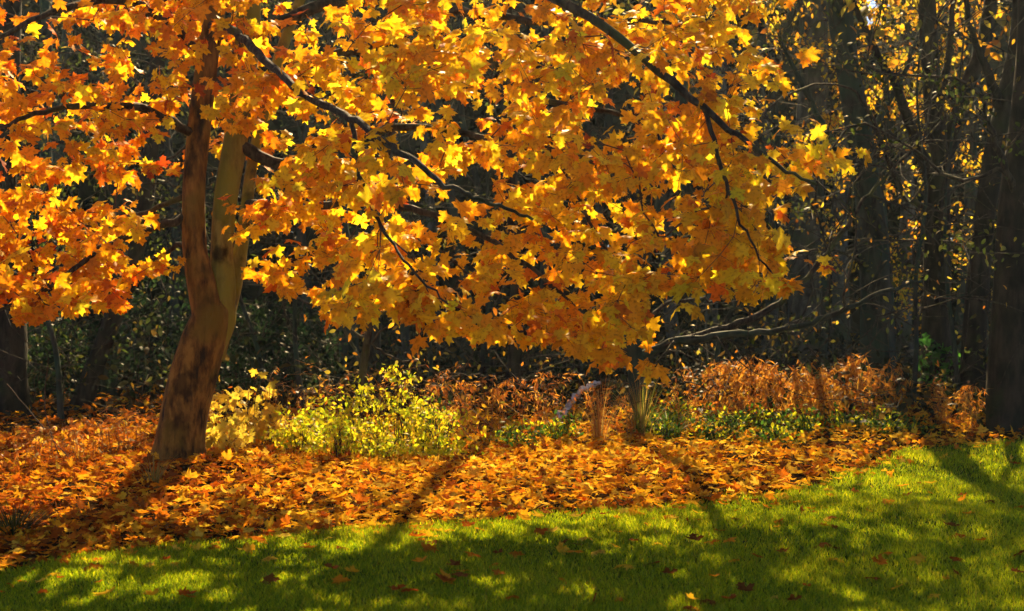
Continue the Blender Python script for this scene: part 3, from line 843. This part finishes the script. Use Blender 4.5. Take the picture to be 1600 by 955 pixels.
for k, (a, b, h, w) in enumerate([(500, 705, 0.55, 0.75), (560, 708, 0.60, 0.7), (615, 708, 0.68, 0.75), (660, 712, 0.62, 0.65), (530, 722, 0.35, 0.6), (600, 724, 0.35, 0.6), (465, 715, 0.35, 0.5), (690, 718, 0.4, 0.5)]):
    shrub('bramble', BRL[k], a, b, h * (0.8 + 0.5 * ((k * 7) % 5) / 4), w, LIME, 500 + k, nst=11, ntips=70, nleaf=560, lsize=0.052, group=GBR, spread=0.035)
shrub('bramble', 'lone deep green bramble between yellow bramble and brown bracken', 668, 702, 0.5, 0.4, GREEN, 520, nleaf=260, lsize=0.06)
for k, (a, b, h, w) in enumerate([(345, 712, 0.55, 0.4), (385, 700, 0.75, 0.5), (350, 735, 0.28, 0.3), (420, 705, 0.4, 0.5)]):
    shrub('seedling_maple', ['yellow leaved seedling touching the maple trunk', 'tallest yellow leaved seedling near the maple trunk', 'tiny yellow seedling in the litter at the maple foot', 'low yellow seedling between tall seedling and brambles'][k], a, b, h, w, [(0.75, 0.5, 0.05), (0.6, 0.5, 0.06), (0.8, 0.6, 0.08)], 530 + k, nst=5, ntips=26, nleaf=80, lsize=0.085, group='seedlings beside the maple trunk', template=TREE_LEAVES)
for k, (a, b, h, w) in enumerate([(420, 640, 1.4, 1.4), (480, 632, 1.1, 1.4), (350, 640, 1.2, 1.3), (240, 640, 1.6, 1.8), (100, 640, 1.3, 1.8), (30, 650, 1.2, 1.4)]):
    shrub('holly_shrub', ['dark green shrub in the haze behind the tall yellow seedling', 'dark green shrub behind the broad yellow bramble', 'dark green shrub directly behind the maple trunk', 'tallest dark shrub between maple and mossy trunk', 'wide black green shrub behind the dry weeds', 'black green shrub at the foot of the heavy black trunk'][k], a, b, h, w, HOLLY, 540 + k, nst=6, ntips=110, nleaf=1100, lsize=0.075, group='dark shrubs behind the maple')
for k, (a, b, h, w) in enumerate([(1065, 672, 0.28, 0.6), (1130, 676, 0.22, 0.6), (1190, 672, 0.24, 0.6), (1250, 676, 0.24, 0.6), (1310, 670, 0.22, 0.6), (1370, 672, 0.22, 0.6), (1420, 676, 0.2, 0.5), (1030, 690, 0.25, 0.4), (1120, 690, 0.18, 0.5), (1210, 690, 0.15, 0.5), (870, 690, 0.28, 0.5), (800, 700, 0.26, 0.5)]):
    shrub('nettle_patch', 'low green nettle growth along the back of the leaf litter', a, b, h, w, GREEN + LIME[:2], 560 + k, nst=8, ntips=40, nleaf=330, lsize=0.055, group='low nettles along the wood edge', cat='weed')
shrub('seedling_sycamore', 'bright green leafy sapling below the V forked trunk', 1465, 640, 0.75, 0.55, [(0.07, 0.22, 0.03), (0.10, 0.28, 0.04), (0.05, 0.16, 0.03)], 580, nst=5, ntips=30, nleaf=70, lsize=0.13, template=TREE_LEAVES)


# dry stalks of willowherb and bracken
def stalk_mesh(name, seed, h, leaves, palette, droop=0.25, leaf=0.09, oval=0.25, flat=1.0):
    q = np.random.default_rng(seed)
    a = q.uniform(0, 6.28); dvec = np.array([math.cos(a), math.sin(a), 0])
    pts = catmull(np.array([[0, 0, -0.02], dvec * 0.03 + [0, 0, h * 0.4], dvec * 0.10 * h + [0, 0, h * 0.8], dvec * droop * h + [0, 0, h * q.uniform(0.88, 1.0)]]), 5)
    v, f = tube(pts, np.linspace(0.0035, 0.0015, len(pts)), 4)
    pal = np.array(palette)
    k = q.integers(4, len(pts), leaves)
    pos = pts[k] + q.normal(0, 0.006, (leaves, 3))
    ang = q.uniform(0, 6.28, leaves)
    tip = np.column_stack([np.cos(ang) * flat, np.sin(ang) * flat, q.uniform(-1.4, 0.5, leaves)])
    x, y, z = leaf_basis(tip, q.normal(0, 0.6, (leaves, 3)) + [0, 0, 0.6])
    v2, f2, c2 = stamp([LANCE, OVAL], (q.random(leaves) < oval).astype(int), pos, x, y, z, q.uniform(0.5, 1.3, leaves) * leaf, pal[q.integers(0, len(pal), leaves)])
    stem_c = np.tile(np.array([(0.34, 0.19, 0.06)]), (len(v), 1))
    ft = np.vstack([f[:, [0, 1, 2]], f[:, [0, 2, 3]]])
    return mesh_arrays(name, np.vstack([v, v2]), np.vstack([ft, f2 + len(v)]), M_PLANT, np.vstack([stem_c, c2]))


GOLD = [(0.62, 0.30, 0.04), (0.55, 0.24, 0.03), (0.70, 0.42, 0.06), (0.45, 0.16, 0.02)]
STK_R = [stalk_mesh('rust_stalk', 600 + k, 0.66, 34, RUST + GOLD, leaf=0.10, oval=0.04, flat=0.55) for k in range(6)]
STK_T = [stalk_mesh('tall_stalk', 620 + k, 0.85, 22, RUST, droop=0.35, leaf=0.075, oval=0.08, flat=0.7) for k in range(5)]
STK_S = [stalk_mesh('seed_stalk', 660 + k, 0.72, 14, RUST + [(0.4, 0.3, 0.12)], droop=0.55, leaf=0.045) for k in range(5)]
STK_L = [stalk_mesh('low_stalk', 640 + k, 0.42, 16, RUST + [(0.4, 0.3, 0.12)], droop=0.5, leaf=0.06) for k in range(5)]


def clump(name, label, px, py, n, w, meshes, seed, group, hs=1.0, cat='weed'):
    q = np.random.default_rng(seed)
    gx_, gy_ = ground_at(px, py)
    o = np.array([gx_, gy_, float(gz(gx_, gy_))])
    t = thing(name, label, cat, o, group)
    for s in range(n):
        dx, dy = q.normal(0, w * 0.3), q.normal(0, w * 0.25)
        ob = link('stalk', meshes[q.integers(0, len(meshes))], t)
        ob.location = (dx, dy, float(gz(gx_ + dx, gy_ + dy)) - o[2])
        ob.rotation_euler = (q.normal(0, 0.12), q.normal(0, 0.12), q.uniform(0, 6.28))
        s_ = hs * q.uniform(0.65, 1.15); ob.scale = (s_, s_, s_)
    return t


for k, (a, b) in enumerate([(1105, 660), (1140, 663), (1175, 660), (1205, 664), (1235, 661), (1265, 664), (1290, 660), (1325, 664), (1352, 660), (1380, 666), (1160, 650), (1220, 650), (1280, 650), (1340, 652)]):
    clump('willowherb', 'rust orange dry willowherb glowing along the far edge of the lawn', a, b, 14, 0.46, STK_R, 700 + k, 'rust willowherb along the lawn edge', 0.95 + 0.1 * math.sin(k))
for k, (a, b) in enumerate([(1460, 668), (1492, 672), (1510, 680)]):
    clump('willowherb', 'dim rusty willowherb beneath the bright green sapling', a, b, 9, 0.35, STK_R, 720 + k, 'willowherb beneath the green sapling', 0.85)
for k, (a, b) in enumerate([(705, 700), (735, 690), (765, 694), (720, 680), (790, 688), (830, 690), (860, 686)]):
    clump('bracken', 'brown withered bracken in front of the dark upright trunk', a, b, 9, 0.4, STK_T, 730 + k, 'withered bracken by the dark trunk', 0.85)
for k, (a, b) in enumerate([(150, 725), (185, 722), (215, 722), (90, 730), (40, 735), (120, 738)]):
    clump('dry_weed', 'thin curling dry weed against the dark shrubs beside the maple', a, b, 8, 0.35, STK_L, 750 + k, 'dry weeds beside the maple', 1.0)
for k, (a, b) in enumerate([(490, 690), (520, 690), (640, 690), (680, 690), (600, 688), (440, 700)]):
    clump('seeding_weed', 'curling brown seed stalks standing over the brambles', a, b, 8, 0.5, STK_S, 760 + k, 'seed stalks over the brambles', 1.05)
for k, (a, b) in enumerate([(900, 692), (950, 690), (1060, 680), (1085, 676), (970, 700)]):
    clump('dry_weed', 'sparse rusty stalks around the tall grass tufts', a, b, 7, 0.4, STK_T, 770 + k, 'rusty stalks around the grass tufts', 0.7)


def tuft(name, label, px, py, h, n, w, pal, seed):
    q = np.random.default_rng(seed)
    gx_, gy_ = ground_at(px, py)
    o = np.array([gx_, gy_, float(gz(gx_, gy_))])
    t = thing(name, label, 'grass', o)
    a = q.uniform(0, 6.28, n); d = np.column_stack([np.cos(a), np.sin(a), np.zeros(n)])
    r = q.random(n) ** 0.7
    b0 = d * (r * w * 0.25)[:, None]
    hh_ = h * q.uniform(0.45, 1.05, n)
    lean = d * (r * w * q.uniform(0.5, 1.3, n))[:, None]
    side = np.column_stack([-d[:, 1], d[:, 0], np.zeros(n)]) * 0.004
    up = np.array([0, 0, 1.0])
    rows = []
    for u, wd in ((0, 1.0), (0.35, 0.9), (0.7, 0.6), (1.0, 0.08)):
        c = b0 + lean * (u ** 2) + up * (hh_ * u)[:, None] * (1 - 0.12 * u)
        rows += [c - side * wd, c + side * wd]
    v = np.stack(rows, 1).reshape(-1, 3)
    fq = np.array([[0, 1, 3, 2], [2, 3, 5, 4], [4, 5, 7, 6]])
    f = (np.arange(n)[:, None, None] * 8 + fq[None]).reshape(-1, 4)
    pal = np.array(pal); c = np.repeat(pal[q.integers(0, len(pal), n)], 8, 0)
    link('foliage', mesh_arrays(name, v, f, M_GRASS, c), t, kind='stuff')


tuft('grass_tuft', 'tall upright tuft of straw and green blades before the leaning tree', 1003, 690, 0.82, 110, 0.42, [(0.28, 0.27, 0.05), (0.42, 0.32, 0.09), (0.14, 0.2, 0.03), (0.45, 0.28, 0.06)], 801)
tuft('grass_tuft', 'thin rust brown grass tuft beside the white fallen bough', 937, 694, 0.80, 60, 0.45, [(0.45, 0.22, 0.05), (0.38, 0.15, 0.03), (0.5, 0.34, 0.1)], 802)
tuft('grass_tuft', 'short green grass tuft at the edge of the nettles', 1045, 686, 0.35, 160, 0.45, [(0.08, 0.17, 0.02), (0.14, 0.22, 0.03)], 803)
tuft('grass_tuft', 'dark grass tuft in the shaded red litter', 20, 838, 0.24, 220, 0.55, [(0.03, 0.05, 0.012), (0.05, 0.07, 0.015), (0.1, 0.07, 0.02)], 804)
tuft('grass_tuft', 'small pale grass tuft against the foot of the maple', 240, 772, 0.30, 60, 0.25, [(0.25, 0.24, 0.05), (0.35, 0.26, 0.08)], 805)


# fallen boughs and sticks
def stick(name, label, px, r0, r1, mat, cat='branch', group=None, sides=8):
    pts = catmull(np.array([at(*p) for p in px]), 5)
    pts[1:-1] += rng.normal(0, r0 * 0.35, pts[1:-1].shape)
    pts[:, 2] = np.maximum(pts[:, 2], gz(pts[:, 0], pts[:, 1]) + r1 * 0.5)
    o = pts[0].copy()
    v, f = tube(pts, np.linspace(r0, r1, len(pts)), sides, rough=0.08, seed=int(px[0][0]))
    ob = link(name, mesh_arrays(name, place_rel(v, o), f, mat, smooth=True), label=label, category=cat)
    ob.location = tuple(o)
    if group:
        ob['group'] = group
    return ob


stick('fallen_bough', 'pale birch bough lying at a slant among the bracken', [(862, 668, 16.2), (880, 645, 16.3), (898, 622, 16.4), (915, 606, 16.5), (938, 598, 16.7)], 0.045, 0.022, M_BIRCH)
stick('bare_branch', 'grey bare branch arching in haze behind the maple fork', [(430, 432, 16), (455, 455, 16), (480, 475, 16), (520, 492, 16.2), (560, 560, 16.4), (575, 640, 16.5)], 0.012, 0.02, M_WOOD_PALE)
GST = 'dead stems leaning across the bracken'
for k, px in enumerate([[(680, 585, 15), (720, 625, 14.8), (770, 670, 14.6), (800, 705, 14.4)], [(770, 618, 15.4), (815, 650, 15.2), (850, 680, 15), (880, 700, 14.8)], [(640, 690, 14), (690, 715, 13.6), (720, 730, 13.2)], [(700, 640, 14.8), (740, 690, 14.3), (765, 715, 14.0)]]):
    stick('dead_stem', 'long straw coloured dead stem leaning across the bracken', px, 0.006, 0.004, M_STRAW, 'stem', GST, 5)
for k, px in enumerate([[(10, 600, 13), (60, 660, 12.8), (110, 720, 12.6)], [(75, 560, 13.4), (70, 640, 13.3), (95, 725, 13.0)]]):
    stick('dead_stem', 'thin dark dead stem among the dry weeds beside the maple', px, 0.005, 0.006, M_TWIG, 'stem', 'dark dead stems beside the maple', 5)

# ------------------------------------------------------------------ fallen leaves
FALL = np.array([(0.70, 0.29, 0.014), (0.76, 0.40, 0.02), (0.56, 0.17, 0.012), (0.36, 0.09, 0.010), (0.80, 0.54, 0.06), (0.22, 0.075, 0.014), (0.78, 0.47, 0.025)])


def fall_cols(x, q):
    n = len(x)
    red = np.clip((-x - 1.0) / 3.0, 0, 1)  # redder, darker leaves leftward put that side's shade into their colour
    w = np.stack([np.full(n, 0.22), 0.22 * (1 - 0.6 * red), 0.13 + 0.2 * red, 0.08 + 0.18 * red, 0.16 * (1 - 0.8 * red), 0.07 + 0.08 * red, 0.22 * (1 - 0.7 * red)], 1)
    w = np.cumsum(w / w.sum(1, keepdims=True), 1)
    k = np.minimum((q.random(n)[:, None] > w).sum(1), 6)
    return k


q = np.random.default_rng(91)
nl = 76000
fx = q.uniform(-9, 8, nl); fy = q.uniform(6, 20, nl)
e = edge_y(fx) + 0.12 * np.sin(fx * 5.1) + 0.10 * np.sin(fx * 2.3 + 1)
s = fy - e
dens = np.where(s > 0, 1.0, np.exp(s / 0.16) * 0.6 + np.exp(s / 0.9) * np.interp(fx, [0.5, 2.0, 4, 6], [0.05, 0.14, 0.10, 0.05]))
dens = dens * np.where(fy > 14.4, np.exp(-(fy - 14.4) / 1.8), 1.0)
dens = dens * np.interp(fx, [-9, 1.6, 2.6, 3.6, 5, 8], [1, 1, 0.85, 0.6, 0.4, 0.1])
dens = dens * np.where((fx > 1.5) & (fx < 4) & (fy > 13.2) & (fy < 15), 0.45, 1.0)
dens = np.where((fx > 3.5) & (fy > 14.8), np.maximum(dens, 0.5), dens)
k = q.random(nl) < dens
fx, fy, s = fx[k], fy[k], s[k]
nl = len(fx)
lit_h = 0.06 * q.random(nl) * np.clip(s / 0.5, 0.1, 1)
pos = np.column_stack([fx, fy, gz(fx, fy) + 0.014 + lit_h])
steep = np.where(q.random(nl) < 0.35, 0.9, 0.3)
ang = q.uniform(0, 6.28, nl)
x, y, z = leaf_basis(np.column_stack([np.cos(ang), np.sin(ang), q.normal(0, 0.18, nl)]), q.normal(0, 1, (nl, 3)) * steep[:, None] + [0, 0, 1.0])
kc = fall_cols(fx, q)
col = (FALL[kc] * q.normal(1, 0.12, (nl, 1))).clip(0.01, 0.9)
sz = q.normal(0.066, 0.019, nl).clip(0.03, 0.12)
wt = q.integers(0, 5, nl)
pos[:, 2] += 0.12 * sz
# strays on the lawn, told apart one by one
ns = 70
sxp = q.uniform(-20, 1620, 900); syp = 780 + 175 * q.random(900) ** 0.8
gxs, gys = ground_at(sxp, syp)
ok = gys < edge_y(gxs) - 0.25
gxs, gys = gxs[ok][:ns], gys[ok][:ns]
named = [(642, 853), (680, 856), (880, 858), (938, 872), (520, 911), (718, 903), (775, 893), (878, 915), (695, 930), (1075, 936), (1265, 920), (1500, 904), (1385, 888), (1235, 785), (1145, 820), (945, 765 + 40), (1360, 905)]
gn = np.array([ground_at(a, b) for a, b in named])
gxs = np.concatenate([gn[:, 0], gxs]); gys = np.concatenate([gn[:, 1], gys])
n_st = len(gxs)
FALLEN_ME = [mesh_arrays('fallen_leaf', tv, tf, M_FALLEN_ONE) for tv, tf in DRY_LEAVES]
CN = ['orange', 'golden', 'russet', 'dark red', 'pale yellow', 'brown', 'yellow']
SHAPE = ['cupped', 'upturned', 'tightly curled', 'flat', 'crumpled']


def drop_leaf(p, x, y, z, size, kc_, w_, c, where, grp):
    o = link('fallen_leaf', FALLEN_ME[w_])
    set_basis(o, p, x, y, z, float(size))
    o.color = (*[float(a) for a in c], 1)
    o['label'] = f'{SHAPE[w_]} {CN[kc_]} maple leaf {where}'
    o['category'] = 'leaf'
    o['group'] = f'{SHAPE[w_]} {CN[kc_]} {grp}'


for a in range(n_st):
    kk = int(q.choice([0, 1, 2, 3, 4, 5, 6], p=[0.1, 0.07, 0.24, 0.18, 0.06, 0.29, 0.06])); w_ = int(q.integers(0, 5))
    an = q.uniform(0, 6.28)
    X_, Y_, Z_ = leaf_basis(np.array([[math.cos(an), math.sin(an), q.normal(0, 0.15)]]), q.normal(0, 0.28, (1, 3)) + [0, 0, 1.0])
    s_ = float(np.clip(q.normal(0.085, 0.02), 0.045, 0.125))
    p = np.array([gxs[a], gys[a], float(gz(gxs[a], gys[a])) + 0.030 + 0.1 * s_])
    drop_leaf(p, X_[0], Y_[0], Z_[0], s_, kk, w_, FALL[kk] * q.uniform(0.8, 1.1), 'lying loose on the mown lawn', 'leaves on the lawn')
# the nearest of the litter's leaves
px_s = (sz / pos[:, 1]) ** 2 * (0.25 + np.abs(z[:, 1])) * (pos[:, 2] > np.median(lit_h) + 0.02)
infr = np.abs(pos[:, 0] / pos[:, 1]) < 0.36
px_s = np.where(infr & (s > -0.4), px_s, 0)
top_i = np.argsort(-px_s)[:300 - n_st]
ownl = np.zeros(nl, bool); ownl[top_i] = True
for a in top_i:
    drop_leaf(pos[a], x[a], y[a], z[a], sz[a], int(kc[a]), int(wt[a]), col[a], 'on the front of the leaf litter', 'leaves of the litter front')
r_ = ~ownl
v, f, c = stamp(DRY_LEAVES, wt[r_], pos[r_], x[r_], y[r_], z[r_], sz[r_], col[r_])
link('leaf_litter', mesh_arrays('leaf_litter', v, f, M_FALLEN, c), kind='stuff', label='thick orange carpet of fallen maple leaves under the maple', category='leaf litter')

# ------------------------------------------------------------------ grass of the lawn
q = np.random.default_rng(55)
ng = 420000
py_ = q.uniform(640, 1000, ng)
Yg = CAM_H * F_PX / (py_ - HORIZON)
keep = Yg < 15.2
Yg = Yg[keep]; ng = len(Yg)
xg = q.uniform(-1, 1, ng) * (Yg * 0.40 + 0.6)
eg = edge_y(xg) + 0.12 * np.sin(xg * 5.1) + 0.07 * np.sin(xg * 11.7) + q.normal(0, 0.10, ng)
k = Yg < eg
xg, Yg = xg[k], Yg[k]; ng = len(xg)
patch = 0.5 + 0.5 * np.sin(xg * 2.1 + 1.3 * np.sin(Yg * 1.7)) * np.sin(Yg * 2.7 + xg)
hg = q.uniform(0.018, 0.048, ng) * (0.8 + 0.4 * patch) * (Yg / 9.0) ** 0.25
ag = q.uniform(0, 6.28, ng); wd = q.uniform(0.0016, 0.0032, ng) * (Yg / 8.0)
b0 = np.column_stack([xg, Yg, gz(xg, Yg) + 0.003])
sd = np.column_stack([np.cos(ag), np.sin(ag), np.zeros(ng)]) * wd[:, None]
ln = q.normal(0, 0.45, (ng, 2)) * hg[:, None]
up = np.column_stack([ln, hg])
mid = b0 + up * np.array([0.35, 0.35, 0.6])
v = np.stack([b0 - sd, b0 + sd, mid + sd * 0.8, mid - sd * 0.8, b0 + up], 1).reshape(-1, 3)
ft = np.array([[0, 1, 2], [0, 2, 3], [3, 2, 4]])
f = (np.arange(ng)[:, None, None] * 5 + ft[None]).reshape(-1, 3)
GC = np.array([(0.12, 0.21, 0.006), (0.25, 0.35, 0.008), (0.42, 0.48, 0.010), (0.60, 0.58, 0.014), (0.54, 0.40, 0.03)])
kc2 = np.clip((q.normal(1.6, 0.9, ng) + patch * 0.8).astype(int), 0, 4)
c = np.repeat(GC[kc2] * q.normal(1, 0.12, (ng, 1)).clip(0.6, 1.4), 5, 0)
link('lawn_grass', mesh_arrays('lawn_grass', v, f, M_GRASS, c), kind='stuff', label='short mown green grass of the lawn', category='grass')

# ------------------------------------------------------------------ thin morning haze
hb = ((-60, 60), (-8, 60), (-1.0, 21.0))
v = np.array([(a, b, c) for c in hb[2] for b in hb[1] for a in hb[0]], float)
f = np.array([(0, 2, 3, 1), (4, 5, 7, 6), (0, 1, 5, 4), (2, 6, 7, 3), (0, 4, 6, 2), (1, 3, 7, 5)])
M_HAZE, nt, out = new_mat('haze_air')
pv = N(nt, 'ShaderNodeVolumePrincipled')
pv.inputs['Color'].default_value = (0.72, 0.90, 0.97, 1)
pv.inputs['Density'].default_value = 0.0004
pv.inputs['Anisotropy'].default_value = 0.5
nt.links.new(pv.outputs[0], out.inputs['Volume'])
link('haze', mesh_arrays('haze', v, f, M_HAZE), kind='stuff', label='thin pale haze hanging between the trees', category='haze')
